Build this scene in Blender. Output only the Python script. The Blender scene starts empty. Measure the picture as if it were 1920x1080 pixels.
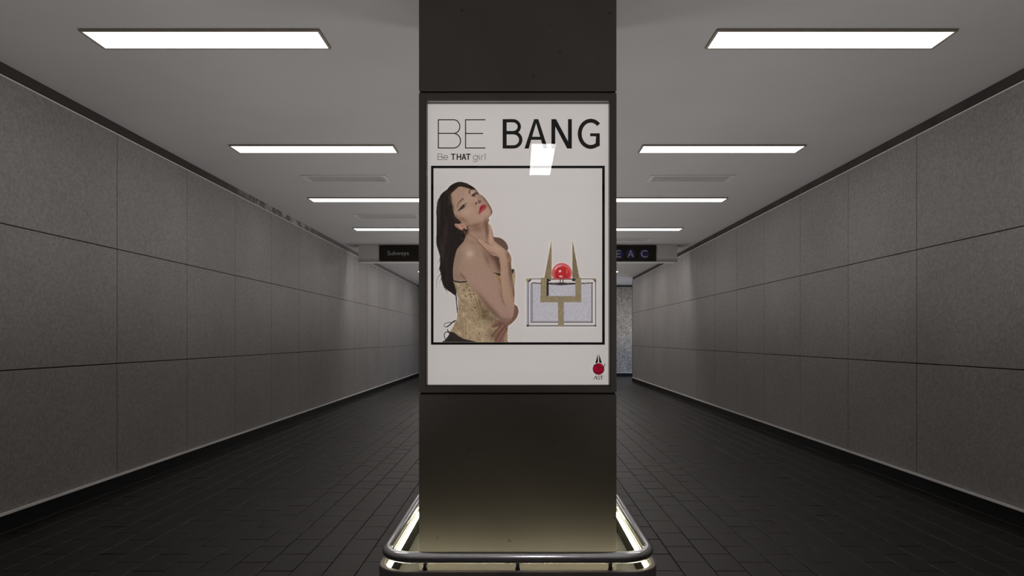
import bpy, bmesh, math, random
import numpy as np
from mathutils import Vector, noise

random.seed(7)
rng = np.random.default_rng(11)
S = bpy.context.scene
C = S.collection

# ------------------------------------------------------------------ camera, world, exposure
F = 1250.0                      # focal length in pixels of the 1920 frame
EYE = 1.185
VPX, VPY = 972.0, 635.0
cam = bpy.data.cameras.new('camera'); cam_o = bpy.data.objects.new('camera', cam); C.objects.link(cam_o)
cam.sensor_width = 36.0; cam.lens = 36.0 * F / 1920.0
cam.shift_x = (960.0 - VPX) / 1920.0
cam.shift_y = (VPY - 540.0) / 1920.0
cam.clip_start = 0.02; cam.clip_end = 100
cam_o.location = (0, 0, EYE); cam_o.rotation_euler = (math.pi / 2, 0, 0)
S.camera = cam_o
w = bpy.data.worlds.new('world'); S.world = w; w.use_nodes = True
w.node_tree.nodes['Background'].inputs[0].default_value = (0.02, 0.02, 0.02, 1)
w.node_tree.nodes['Background'].inputs[1].default_value = 0.0
S.view_settings.view_transform = 'Standard'
try: S.view_settings.look = 'None'
except Exception: pass
S.view_settings.exposure = 0.0; S.view_settings.gamma = 1.0; S.view_settings.use_curve_mapping = False

LAMP = 4.0                     # ceiling lamp radiance
LED = 26.0                       # light strip in the plinth
BACKLIGHT = 0.465                # light box behind the poster

FILL_SPOT = 44.0                   # watts of each added upward spot that washes the ceiling

# main dimensions
W = 3.16; H = 2.879
YB, YE, YF = -1.62, 18.46, 21.0           # wall behind camera, end of right wall, far wall
XS = 8.0                                  # end of the side passage
Z0, Z1, Z2, Z3 = 0.118, 0.989, 1.891, 2.797
PX = -0.003; PW = 0.4225; PY0 = 2.848; PY1 = 3.693; PCY = 3.2705

def lin(c):
    c = c / 255.0
    return c / 12.92 if c <= 0.04045 else ((c + 0.055) / 1.055) ** 2.4
def rgb(r, g, b): return (lin(r), lin(g), lin(b), 1.0)

# ------------------------------------------------------------------ object helpers
def link(o, parent=None):
    C.objects.link(o)
    if parent is not None: o.parent = parent
    return o
def tag(o, label=None, cat=None, group=None, kind=None):
    if label: o['label'] = label
    if cat: o['category'] = cat
    if group: o['group'] = group
    if kind: o['kind'] = kind
    return o
def empty(name, loc, label, cat, group=None):
    o = bpy.data.objects.new(name, None); o.empty_display_size = 0.1
    link(o); o.location = loc
    return tag(o, label, cat, group)

class MB:
    """collects faces in world coordinates; build() links them as one mesh"""
    def __init__(s): s.v = []; s.f = []; s.sm = []
    def quad(s, a, b, c, d, smooth=False):
        n = len(s.v); s.v += [a, b, c, d]; s.f.append((n, n+1, n+2, n+3)); s.sm.append(smooth)
    def poly(s, pts, smooth=False):
        n = len(s.v); s.v += list(pts); s.f.append(tuple(range(n, n+len(pts)))); s.sm.append(smooth)
    def box(s, x0, x1, y0, y1, z0, z1, bev=0.0):
        if x1 < x0: x0, x1 = x1, x0
        if y1 < y0: y0, y1 = y1, y0
        if z1 < z0: z0, z1 = z1, z0
        if bev <= 0:
            n = len(s.v)
            s.v += [(x0,y0,z0),(x1,y0,z0),(x1,y1,z0),(x0,y1,z0),(x0,y0,z1),(x1,y0,z1),(x1,y1,z1),(x0,y1,z1)]
            for f in ((0,3,2,1),(4,5,6,7),(0,1,5,4),(1,2,6,5),(2,3,7,6),(3,0,4,7)):
                s.f.append(tuple(n+i for i in f)); s.sm.append(False)
            return
        bm = bmesh.new(); bmesh.ops.create_cube(bm, size=1)
        for v in bm.verts:
            v.co = Vector(((x0+x1)/2 + v.co.x*(x1-x0), (y0+y1)/2 + v.co.y*(y1-y0), (z0+z1)/2 + v.co.z*(z1-z0)))
        bmesh.ops.bevel(bm, geom=bm.edges[:], offset=bev, segments=2, affect='EDGES', profile=0.6)
        s.addbm(bm)
    def addbm(s, bm, smooth=False):
        n = len(s.v); bm.verts.index_update()
        s.v += [tuple(v.co) for v in bm.verts]
        for f in bm.faces: s.f.append(tuple(n+v.index for v in f.verts)); s.sm.append(smooth)
        bm.free()
    def tube(s, pts, r, seg=20, closed=False, caps=True):
        pts = [Vector(p) for p in pts]; n = len(pts); rings = []
        up = Vector((0, 0, 1))
        for i, p in enumerate(pts):
            a = pts[(i-1) % n] if (closed or i > 0) else p
            b = pts[(i+1) % n] if (closed or i < n-1) else p
            t = (b - a).normalized()
            u = up if abs(t.z) < 0.9 else Vector((0, 1, 0))
            side = t.cross(u).normalized(); nn = side.cross(t).normalized()
            base = len(s.v)
            for k in range(seg):
                q = 2*math.pi*k/seg
                s.v.append(tuple(p + side*math.cos(q)*r + nn*math.sin(q)*r))
            rings.append(base)
        m = n if closed else n-1
        for i in range(m):
            a, b = rings[i], rings[(i+1) % n]
            for k in range(seg):
                s.f.append((a+k, a+(k+1) % seg, b+(k+1) % seg, b+k)); s.sm.append(True)
        if not closed and caps:
            s.f.append(tuple(rings[0]+k for k in reversed(range(seg)))); s.sm.append(False)
            s.f.append(tuple(rings[-1]+k for k in range(seg))); s.sm.append(False)
    def build(s, name, m, parent=None, fix=True):
        me = bpy.data.meshes.new(name)
        loc = Vector((0, 0, 0))
        if parent is not None: loc = parent.location.copy()
        me.from_pydata([(v[0]-loc.x, v[1]-loc.y, v[2]-loc.z) for v in s.v], [], s.f)
        me.polygons.foreach_set('use_smooth', s.sm)
        if fix:
            bm = bmesh.new(); bm.from_mesh(me)
            bmesh.ops.recalc_face_normals(bm, faces=bm.faces[:]); bm.to_mesh(me); bm.free()
        me.update(); me.materials.append(m)
        o = bpy.data.objects.new(name, me)
        return link(o, parent)

def struct(o): o['kind'] = 'structure'; return o
def rrect(hx, hy, r, cx=PX, cy=PCY, z=0.0, n=10):
    pts = []
    for (sx, sy, a0) in ((1, 1, 0), (-1, 1, 90), (-1, -1, 180), (1, -1, 270)):
        for k in range(n+1):
            a = math.radians(a0 + 90*k/n)
            pts.append((cx + sx*(hx-r) + math.cos(a)*r, cy + sy*(hy-r) + math.sin(a)*r, z))
    return pts

# ------------------------------------------------------------------ materials
def mat(name):
    m = bpy.data.materials.new(name); m.use_nodes = True
    nt = m.node_tree; return m, nt, nt.nodes['Principled BSDF']
def nd(nt, t, **kw):
    n = nt.nodes.new(t)
    for k, v in kw.items(): setattr(n, k, v)
    return n
def plain(name, col, rough=0.5, metal=0.0, spec=0.5, var=0.12, scale=6.0, bump=0.0, bscale=80.0):
    m, nt, p = mat(name)
    tc = nd(nt, 'ShaderNodeTexCoord'); nz = nd(nt, 'ShaderNodeTexNoise'); nz.inputs['Scale'].default_value = scale
    nz.inputs['Detail'].default_value = 5
    nt.links.new(tc.outputs['Object'], nz.inputs['Vector'])
    rp = nd(nt, 'ShaderNodeValToRGB')
    rp.color_ramp.elements[0].position = 0.3; rp.color_ramp.elements[1].position = 0.7
    a = tuple(c*(1-var) for c in col[:3]) + (1,); b = tuple(min(1, c*(1+var)) for c in col[:3]) + (1,)
    rp.color_ramp.elements[0].color = a; rp.color_ramp.elements[1].color = b
    nt.links.new(nz.outputs['Fac'], rp.inputs[0]); nt.links.new(rp.outputs[0], p.inputs['Base Color'])
    p.inputs['Roughness'].default_value = rough; p.inputs['Metallic'].default_value = metal
    p.inputs['Specular IOR Level'].default_value = spec
    if bump > 0:
        n2 = nd(nt, 'ShaderNodeTexNoise'); n2.inputs['Scale'].default_value = bscale; n2.inputs['Detail'].default_value = 3
        nt.links.new(tc.outputs['Object'], n2.inputs['Vector'])
        bp = nd(nt, 'ShaderNodeBump'); bp.inputs['Strength'].default_value = bump; bp.inputs['Distance'].default_value = 0.002
        nt.links.new(n2.outputs['Fac'], bp.inputs['Height']); nt.links.new(bp.outputs[0], p.inputs['Normal'])
    return m
def emit(name, col, s):
    m, nt, p = mat(name)
    p.inputs['Base Color'].default_value = (0.8, 0.8, 0.8, 1)
    p.inputs['Emission Color'].default_value = col; p.inputs['Emission Strength'].default_value = s
    return m

M_ceiling = plain('painted ceiling', (0.43, 0.422, 0.42, 1), 0.9, var=0.03, scale=1.5, spec=0.1)
M_dark_band = plain('dark shadow gap', (0.055, 0.048, 0.043, 1), 0.8, var=0.3, scale=5)
M_base = plain('black baseboard', (0.006, 0.006, 0.006, 1), 0.5, var=0.2, spec=0.3)
M_alu = plain('brushed aluminium trim', (0.88, 0.85, 0.83, 1), 0.45, metal=0.0, var=0.06, scale=20)
M_frame = plain('bronze lamp frame', (0.27, 0.24, 0.19, 1), 0.5, metal=0.3, var=0.1, scale=15)
M_vent = plain('vent paint', (0.48, 0.47, 0.465, 1), 0.6, var=0.04)
M_ventdark = plain('vent inner', (0.10, 0.09, 0.085, 1), 0.8)
M_chrome = plain('polished steel', (0.90, 0.90, 0.93, 1), 0.14, metal=1.0, var=0.05, scale=40)
M_post = plain('dark steel', (0.12, 0.12, 0.12, 1), 0.3, metal=0.9)
M_well = plain('dark well lining', (0.012, 0.011, 0.010, 1), 0.6, spec=0.15)
M_plinth = plain('dark plinth metal', (0.20, 0.172, 0.178, 1), 0.45, metal=0.0, spec=0.3, var=0.22, scale=9, bump=0.15, bscale=30)
M_signbox = plain('sign housing paint', (0.56, 0.55, 0.54, 1), 0.8, var=0.03)
M_signblack = plain('sign black face', (0.020, 0.016, 0.012, 1), 0.6, spec=0.2, var=0.2)
M_letter = plain('sign letter grey', (0.42, 0.42, 0.42, 1), 0.6, var=0.02)
M_bullet = plain('sign blue disc', (0.020, 0.014, 0.10, 1), 0.5, var=0.05)
M_lamp = emit('lamp diffuser', (1.0, 0.955, 0.925, 1), LAMP)
M_lamp_far = emit('boosted far lamp diffuser', (1.0, 0.955, 0.925, 1), LAMP*2.6)  # output raised on the far rows to lift far walls and floor streaks
M_led = emit('light strip diffuser', (1.0, 0.94, 0.62, 1), LED)
M_cool = emit('cool lamp diffuser', (0.45, 0.62, 1.0, 1), 20.0)

def wall_material(name, base, grain_amt, cscale=170.0):
    m, nt, p = mat(name)
    tc = nd(nt, 'ShaderNodeTexCoord')
    big = nd(nt, 'ShaderNodeTexNoise'); big.inputs['Scale'].default_value = 1.3; big.inputs['Detail'].default_value = 4
    gr = nd(nt, 'ShaderNodeTexNoise'); gr.inputs['Scale'].default_value = cscale; gr.inputs['Detail'].default_value = 2
    mid = nd(nt, 'ShaderNodeTexNoise'); mid.inputs['Scale'].default_value = cscale*0.28; mid.inputs['Detail'].default_value = 3
    for n in (big, gr, mid): nt.links.new(tc.outputs['Object'], n.inputs['Vector'])
    wv = nd(nt, 'ShaderNodeTexWave'); wv.bands_direction = 'Z'; wv.inputs['Scale'].default_value = 26; wv.inputs['Distortion'].default_value = 0.6
    nt.links.new(tc.outputs['Object'], wv.inputs['Vector'])
    mx = nd(nt, 'ShaderNodeMath', operation='ADD'); nt.links.new(gr.outputs['Fac'], mx.inputs[0]); nt.links.new(mid.outputs['Fac'], mx.inputs[1])
    m2 = nd(nt, 'ShaderNodeMath', operation='MULTIPLY_ADD'); nt.links.new(wv.outputs['Fac'], m2.inputs[0]); m2.inputs[1].default_value = 0.10
    nt.links.new(mx.outputs[0], m2.inputs[2])
    m3 = nd(nt, 'ShaderNodeMath', operation='MULTIPLY_ADD'); nt.links.new(big.outputs['Fac'], m3.inputs[0]); m3.inputs[1].default_value = 0.35
    nt.links.new(m2.outputs[0], m3.inputs[2])
    mr = nd(nt, 'ShaderNodeMapRange'); mr.inputs['From Min'].default_value = 0.85; mr.inputs['From Max'].default_value = 1.6
    mr.inputs['To Min'].default_value = 1-grain_amt; mr.inputs['To Max'].default_value = 1+grain_amt
    nt.links.new(m3.outputs[0], mr.inputs[0])
    vm = nd(nt, 'ShaderNodeVectorMath', operation='SCALE'); vm.inputs[0].default_value = base[:3]
    nt.links.new(mr.outputs[0], vm.inputs['Scale']); nt.links.new(vm.outputs[0], p.inputs['Base Color'])
    p.inputs['Roughness'].default_value = 0.55; p.inputs['Specular IOR Level'].default_value = 0.35
    bp = nd(nt, 'ShaderNodeBump'); bp.inputs['Strength'].default_value = 0.35; bp.inputs['Distance'].default_value = 0.002
    nt.links.new(m2.outputs[0], bp.inputs['Height']); nt.links.new(bp.outputs[0], p.inputs['Normal'])
    return m
M_wall = wall_material('grey textured wall panel', (0.300, 0.285, 0.272, 1), 0.30)
M_farwall = wall_material('speckled far wall', (0.33, 0.31, 0.28, 1), 0.85, 95.0)

def floor_material():
    m, nt, p = mat('dark quarry tile')
    tc = nd(nt, 'ShaderNodeTexCoord')
    gr = nd(nt, 'ShaderNodeTexNoise'); gr.inputs['Scale'].default_value = 260; gr.inputs['Detail'].default_value = 2
    mid = nd(nt, 'ShaderNodeTexNoise'); mid.inputs['Scale'].default_value = 5; mid.inputs['Detail'].default_value = 4
    for n in (gr, mid): nt.links.new(tc.outputs['Object'], n.inputs['Vector'])
    at = nd(nt, 'ShaderNodeAttribute'); at.attribute_name = 'tile'
    a = nd(nt, 'ShaderNodeMath', operation='MULTIPLY'); nt.links.new(gr.outputs['Fac'], a.inputs[0]); nt.links.new(mid.outputs['Fac'], a.inputs[1])
    b = nd(nt, 'ShaderNodeMath', operation='MULTIPLY_ADD'); nt.links.new(at.outputs['Fac'], b.inputs[0]); b.inputs[1].default_value = 0.10
    nt.links.new(a.outputs[0], b.inputs[2])
    rp = nd(nt, 'ShaderNodeValToRGB')
    rp.color_ramp.elements[0].position = 0.10; rp.color_ramp.elements[0].color = (0.0022, 0.0020, 0.0018, 1)
    rp.color_ramp.elements[1].position = 0.50; rp.color_ramp.elements[1].color = (0.010, 0.0088, 0.0080, 1)
    nt.links.new(b.outputs[0], rp.inputs[0]); nt.links.new(rp.outputs[0], p.inputs['Base Color'])
    rr = nd(nt, 'ShaderNodeMapRange'); rr.inputs['To Min'].default_value = 0.27; rr.inputs['To Max'].default_value = 0.42
    nt.links.new(gr.outputs['Fac'], rr.inputs[0]); nt.links.new(rr.outputs[0], p.inputs['Roughness'])
    p.inputs['Specular IOR Level'].default_value = 0.65; p.inputs['Specular Tint'].default_value = (1.0, 0.90, 0.82, 1)
    bp = nd(nt, 'ShaderNodeBump'); bp.inputs['Strength'].default_value = 0.9; bp.inputs['Distance'].default_value = 0.002
    nt.links.new(gr.outputs['Fac'], bp.inputs['Height']); nt.links.new(bp.outputs[0], p.inputs['Normal'])
    return m
M_floor = floor_material()

def pillar_material():
    m, nt, p = mat('dark pillar laminate')
    tc = nd(nt, 'ShaderNodeTexCoord')
    nz = nd(nt, 'ShaderNodeTexNoise'); nz.inputs['Scale'].default_value = 3.0; nz.inputs['Detail'].default_value = 6
    sp = nd(nt, 'ShaderNodeTexVoronoi'); sp.inputs['Scale'].default_value = 11.0; sp.inputs['Randomness'].default_value = 1.0
    nt.links.new(tc.outputs['Object'], nz.inputs['Vector']); nt.links.new(tc.outputs['Object'], sp.inputs['Vector'])
    rp = nd(nt, 'ShaderNodeValToRGB')
    rp.color_ramp.elements[0].position = 0.3; rp.color_ramp.elements[0].color = (0.064, 0.056, 0.050, 1)
    rp.color_ramp.elements[1].position = 0.75; rp.color_ramp.elements[1].color = (0.082, 0.073, 0.065, 1)
    nt.links.new(nz.outputs['Fac'], rp.inputs[0])
    st = nd(nt, 'ShaderNodeMapRange'); st.inputs['From Min'].default_value = 0.03; st.inputs['From Max'].default_value = 0.10
    st.inputs['To Min'].default_value = 0.45; st.inputs['To Max'].default_value = 1.0
    nt.links.new(sp.outputs['Distance'], st.inputs[0])
    vm = nd(nt, 'ShaderNodeVectorMath', operation='SCALE'); nt.links.new(rp.outputs[0], vm.inputs[0]); nt.links.new(st.outputs[0], vm.inputs['Scale'])
    nt.links.new(vm.outputs[0], p.inputs['Base Color'])
    p.inputs['Roughness'].default_value = 0.55; p.inputs['Specular IOR Level'].default_value = 0.3
    return m
M_pillar = pillar_material()
M_groove = plain('groove black', (0.008, 0.007, 0.006, 1), 0.7)
M_reveal = plain('frame reveal', (0.10, 0.085, 0.075, 1), 0.5, var=0.1)

# ------------------------------------------------------------------ the setting
mb = MB(); mb.box(-W-0.4, XS, YB-0.3, YF+0.3, H, H+0.15); struct(mb.build('ceiling', M_ceiling))

# floor: real brick-bonded tiles with small bevels over dark grout
TW, TL, G = 0.1655, 0.2665, 0.0030
verts = []; faces = []; tval = []
def tile(x0, x1, y0, y1):
    n = len(verts); b = 0.003; h = 0.0
    tx, ty = random.uniform(-1, 1)*0.0007, random.uniform(-1, 1)*0.0012
    t = random.random()
    cx, cy = (x0+x1)/2, (y0+y1)/2
    def z(x, y): return h + tx*(x-cx)/0.08 + ty*(y-cy)/0.13
    verts.extend([(x0, y0, -0.005), (x1, y0, -0.005), (x1, y1, -0.005), (x0, y1, -0.005)])
    for (x, y) in ((x0+b*.3, y0+b*.3), (x1-b*.3, y0+b*.3), (x1-b*.3, y1-b*.3), (x0+b*.3, y1-b*.3)): verts.append((x, y, z(x, y)-0.0014))
    for (x, y) in ((x0+b, y0+b), (x1-b, y0+b), (x1-b, y1-b), (x0+b, y1-b)): verts.append((x, y, z(x, y)))
    for k in range(4):
        j = (k+1) % 4
        faces.append((n+k, n+j, n+4+j, n+4+k)); faces.append((n+4+k, n+4+j, n+8+j, n+8+k))
    faces.append((n+8, n+9, n+10, n+11)); tval.extend([t]*9)
i0, i1 = -20, 49
for i in range(i0, i1):
    xa, xb = i*TW + 0.008, (i+1)*TW + 0.008
    far_only = xa > W
    xa2, xb2 = max(xa, -W-0.03), xb
    if xb2 <= xa2 + 0.01: continue
    off = (0.133 if i % 2 else 0.0) + 3.403 - 20*TL
    j = 0
    while True:
        ya, yb = off + j*TL, off + (j+1)*TL; j += 1
        if ya > YF: break
        if yb < YB: continue
        if far_only and yb < YE: continue
        if xa > XS: continue
        ya, yb = max(ya, YB-0.03), min(yb, YF+0.03)
        if far_only and ya < YE - 0.02: ya = YE - 0.02
        if yb - ya < 0.02: continue
        tile(xa2 + G/2, xb2 - G/2, ya + G/2, yb - G/2)
me = bpy.data.meshes.new('floor'); me.from_pydata(verts, [], faces)
n0 = len(verts)
at = me.attributes.new('tile', 'FLOAT', 'FACE'); at.data.foreach_set('value', tval)
me.materials.append(M_floor); me.update()
floor_o = struct(link(bpy.data.objects.new('floor', me)))
mb = MB(); mb.box(-W-0.4, XS, YB-0.3, YF+0.3, -0.15, -0.0045)
struct(mb.build('floor_bed', plain('dark grout', (0.005, 0.0045, 0.004, 1), 0.9)))

def panel_wall(name, horiz, plane, s, joints, material, rows=(Z0, Z1, Z2, Z3)):
    """panels on a backing. horiz 'Y': wall runs along Y at x=plane, s=+1 means solid towards +x"""
    mb = MB(); g = 0.0035; d = 0.025
    for a, b in zip(joints[:-1], joints[1:]):
        for z0, z1 in zip(rows[:-1], rows[1:]):
            aa, bb = a + g, b - g; za, zb = z0 + g, z1 - g
            if horiz == 'Y': mb.box(plane, plane + s*d, aa, bb, za, zb, 0.0025)
            else: mb.box(aa, bb, plane, plane + s*d, za, zb, 0.0025)
    wo = struct(mb.build(name, material))
    a, b = joints[0], joints[-1]
    def bx(m, z0, z1, p0, p1, nm):
        q = MB()
        if horiz == 'Y': q.box(plane + s*p0, plane + s*p1, a, b, z0, z1)
        else: q.box(a, b, plane + s*p0, plane + s*p1, z0, z1)
        return q.build(nm, m, wo)
    bx(M_groove, 0.0, Z3, d, 0.30, 'backing')
    return wo
TR = [0]
def trims(side, horiz, plane, s, a, b, band=None):
    def bx(m, z0, z1, p0, p1, nm):
        q = MB()
        if horiz == 'Y': q.box(plane + s*p0, plane + s*p1, a, b, z0, z1)
        else: q.box(a, b, plane + s*p0, plane + s*p1, z0, z1)
        return struct(q.build(nm, m))
    bx(M_base, -0.003, 0.103, 0.006, 0.0249, 'baseboard_' + side)
    TR[0] += 1; bx(M_alu, 0.103, 0.118, -0.018, 0.0249, 'trim_%d' % TR[0])
    TR[0] += 1; bx(M_alu, Z3 - 0.0034, Z3 + 0.003, -0.004, 0.0249, 'trim_%d' % TR[0])
    TR[0] += 1; bx(band or M_dark_band, Z3 + 0.003, H, 0.004, 0.30, 'trim_%d' % TR[0])

# stained shadow gap of the left wall: pale worn plaster patches halfway down the passage
def stained():
    m, nt, p = mat('stained shadow gap')
    tc = nd(nt, 'ShaderNodeTexCoord'); mp = nd(nt, 'ShaderNodeMapping'); mp.inputs['Scale'].default_value = (4, 5.5, 7)
    nz = nd(nt, 'ShaderNodeTexNoise'); nz.inputs['Scale'].default_value = 1.0; nz.inputs['Detail'].default_value = 7; nz.inputs['Roughness'].default_value = 0.7
    nt.links.new(tc.outputs['Object'], mp.inputs[0]); nt.links.new(mp.outputs[0], nz.inputs['Vector'])
    sx = nd(nt, 'ShaderNodeSeparateXYZ'); nt.links.new(tc.outputs['Object'], sx.inputs[0])
    m1 = nd(nt, 'ShaderNodeMapRange'); m1.inputs['From Min'].default_value = 7.2; m1.inputs['From Max'].default_value = 8.6; nt.links.new(sx.outputs['Y'], m1.inputs[0])
    m2 = nd(nt, 'ShaderNodeMapRange'); m2.inputs['From Min'].default_value = 10.6; m2.inputs['From Max'].default_value = 9.6; nt.links.new(sx.outputs['Y'], m2.inputs[0])
    mm = nd(nt, 'ShaderNodeMath', operation='MULTIPLY'); nt.links.new(m1.outputs[0], mm.inputs[0]); nt.links.new(m2.outputs[0], mm.inputs[1])
    th = nd(nt, 'ShaderNodeMapRange'); th.inputs['From Min'].default_value = 0.46; th.inputs['From Max'].default_value = 0.58; nt.links.new(nz.outputs['Fac'], th.inputs[0])
    fx = nd(nt, 'ShaderNodeMath', operation='MULTIPLY'); nt.links.new(th.outputs[0], fx.inputs[0]); nt.links.new(mm.outputs[0], fx.inputs[1])
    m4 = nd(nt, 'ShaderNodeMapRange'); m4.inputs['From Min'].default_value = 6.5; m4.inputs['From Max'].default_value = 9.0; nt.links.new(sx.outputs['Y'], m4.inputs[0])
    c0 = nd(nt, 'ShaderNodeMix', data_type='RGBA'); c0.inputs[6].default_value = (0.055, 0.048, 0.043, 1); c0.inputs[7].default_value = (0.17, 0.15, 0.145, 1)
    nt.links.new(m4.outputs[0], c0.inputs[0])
    mx = nd(nt, 'ShaderNodeMix', data_type='RGBA'); nt.links.new(c0.outputs[2], mx.inputs[6]); mx.inputs[7].default_value = (0.50, 0.47, 0.44, 1)
    nt.links.new(fx.outputs[0], mx.inputs[0]); nt.links.new(mx.outputs[2], p.inputs['Base Color']); p.inputs['Roughness'].default_value = 0.85
    return m

jl = [YB, 0.4, 2.3, 5.25, 6.36, 7.44, 8.52, 9.61, 10.70, 11.79, 12.87, 13.96, 15.05, 16.14, 18.30, 19.38, 20.45, YF]
jr = [YB, 0.4, 2.3, 5.29, 6.39, 7.48, 8.57, 9.65, 10.72, 11.80, 12.88, 14.00, 15.6, 17.27, YE]
panel_wall('wall_left', 'Y', -W, -1, jl, M_wall); trims('left', 'Y', -W, -1, YB, YF, stained())
panel_wall('wall_right', 'Y', W, 1, jr, M_wall); trims('right', 'Y', W, 1, YB, YE)
panel_wall('wall_back', 'X', YB, -1, [-W, -1.81, -0.46, 0.89, 2.24, W], M_wall); trims('back', 'X', YB, -1, -W, W)
panel_wall('wall_far', 'X', YF, 1, [-W, -1.0, 1.2, 4.2, XS], M_farwall, rows=(Z0, Z3)); trims('far', 'X', YF, 1, -W, XS)
mb = MB(); mb.box(W + 0.03, XS, YE - 0.3, YE - 0.001, -0.003, H); struct(mb.build('wall_passage', M_wall))
mb = MB(); mb.box(XS, XS + 0.2, YE - 0.3, YF + 0.3, 0, H); struct(mb.build('wall_passage_end', M_wall))
mb = MB(); mb.box(W - 0.006, W + 0.05, YE, YE + 0.035, 0, Z3 + 0.006); struct(mb.build('trim_corner', plain('dark corner trim', (0.06, 0.052, 0.048, 1), 0.5)))

# ------------------------------------------------------------------ ceiling lamps
def lamp(x0, x1, y0, y1, label, group, dm=None):
    t = empty('ceiling_light', ((x0+x1)/2, (y0+y1)/2, H), label, 'light', group)
    b, d = 0.014, 0.014
    mb = MB()
    mb.box(x0, x1, y0, y0+b, H-d, H, 0.002); mb.box(x0, x1, y1-b, y1, H-d, H, 0.002)
    mb.box(x0, x0+b, y0+b, y1-b, H-d, H, 0.002); mb.box(x1-b, x1, y0+b, y1-b, H-d, H, 0.002)
    mb.build('frame', M_frame, t)
    mb = MB(); mb.box(x0+b, x1-b, y0+b, y1-b, H-0.0115, H-0.001)
    mb.build('diffuser', dm or M_lamp, t)
    return t
order = ['nearest', 'second', 'third', 'fourth', 'fifth', 'sixth', 'seventh', 'eighth']
k = 0
for i in range(0, 8):
    yc = 3.758 + 2.172*i
    xo_l, xo_r = (2.405, 2.405) if i <= 0 else (2.53, 2.515)
    for s, side in ((-1, 'left'), (1, 'right')):
        if i >= 0:
            lab = 'long bright recessed ceiling light, %s from the camera in the %s row' % (order[i], side)
        else:
            lab = 'long bright recessed ceiling light on the %s, %s the camera' % (side, 'just ahead of and above' if i == -1 else 'just behind')
        x0, x1 = (-xo_l, -1.087) if s < 0 else (1.083, xo_r)
        lamp(x0, x1, yc - 0.117, yc + 0.117, lab, 'ceiling lights in two rows', M_lamp_far if i >= 4 else M_lamp)
for i in range(-2, 8):
    ld = bpy.data.lights.new('added_fill_spot', 'SPOT'); ld.energy = FILL_SPOT; ld.color = (1.0, 0.96, 0.94)  # upward spots added near the floor without fixtures, to brighten ceiling and upper walls
    ld.spot_size = math.radians(148); ld.spot_blend = 0.75; ld.shadow_soft_size = 0.30
    for s in (-1, 1):
        lo = bpy.data.objects.new('added_fill_spot', ld); C.objects.link(lo)
        lo.location = (s*1.25, 3.758 + 2.172*i + 0.6, 0.31); lo.rotation_euler = (math.pi, 0, 0)
lo = bpy.data.objects.new('added_fill_spot', ld); C.objects.link(lo); lo.location = (3.6, 19.7, 0.31); lo.rotation_euler = (math.pi, 0, 0)  # one more added upward spot for the passage ceiling
lamp(3.75, 5.05, 19.7, 19.934, 'added unseen warm fill light in the side passage at the far right end', 'added fill light of the side passage', emit('added warm fill diffuser', (1.0, 0.93, 0.82, 1), 20.0))  # warm fill lamp added out of view to light the far end
lamp(0.10, 0.338, -1.16, -0.03, 'ceiling light set lengthwise behind the camera, mirrored in the poster glass', 'ceiling light behind the camera', emit('bright lamp diffuser', (1.0, 0.97, 0.95, 1), 12.0))

# ------------------------------------------------------------------ vents
def vent(x0, x1, y0, y1, label):
    t = empty('ceiling_vent', ((x0+x1)/2, (y0+y1)/2, H), label, 'vent', 'slatted ceiling vents')
    b = 0.045; mb = MB()
    mb.box(x0, x1, y0, y0+b, H-0.006, H, 0.002); mb.box(x0, x1, y1-b*0.6, y1, H-0.006, H, 0.002)
    mb.box(x0, x0+b, y0+b, y1-b*0.6, H-0.006, H, 0.002); mb.box(x1-b, x1, y0+b, y1-b*0.6, H-0.006, H, 0.002)
    mb.build('frame', M_vent, t)
    mb = MB(); mb.box(x0+b, x1-b, y0+b, y1-b*0.6, H-0.0012, H-0.0002); mb.build('backing', M_ventdark, t)
    mb = MB(); n = 46; px = (x1-x0-2*b)/n
    for k in range(n):
        mb.box(x0+b+k*px+px*0.20, x0+b+k*px+px*0.72, y0+b, y1-b*0.6, H-0.006, H-0.0012)
    mb.build('slats', M_vent, t)
vent(-2.262, -1.372, 6.90, 7.21, 'slatted ceiling vent on the left between the second and third lights')
vent(1.372, 2.255, 6.90, 7.21, 'slatted ceiling vent on the right between the second and third lights')
vent(-2.262, -1.372, 9.06, 9.42, 'far slatted ceiling vent on the left before the fourth light')
vent(1.372, 2.262, 11.22, 11.56, 'far slatted ceiling vent on the right just before the black sign')

# ------------------------------------------------------------------ overhead sign
t = empty('overhead_sign', (0, 12.18, H), 'wide grey overhead sign box with black face reading Subways and E A C', 'sign')
mb = MB(); mb.box(-2.888, 2.868, 12.03, 12.33, 2.576, H - 0.001, 0.004); mb.build('housing', M_signbox, t)
mb = MB(); mb.box(-2.507, 2.484, 12.012, 12.0299, 2.583, 2.868, 0.003); face = mb.build('sign_face', M_signblack, t)
face['label'] = 'black sign face'
mb = MB(); mb.box(-2.888, 2.868, 12.005, 12.03, 2.562, 2.5759, 0.002); mb.build('bottom_trim', M_signbox, t)

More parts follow.
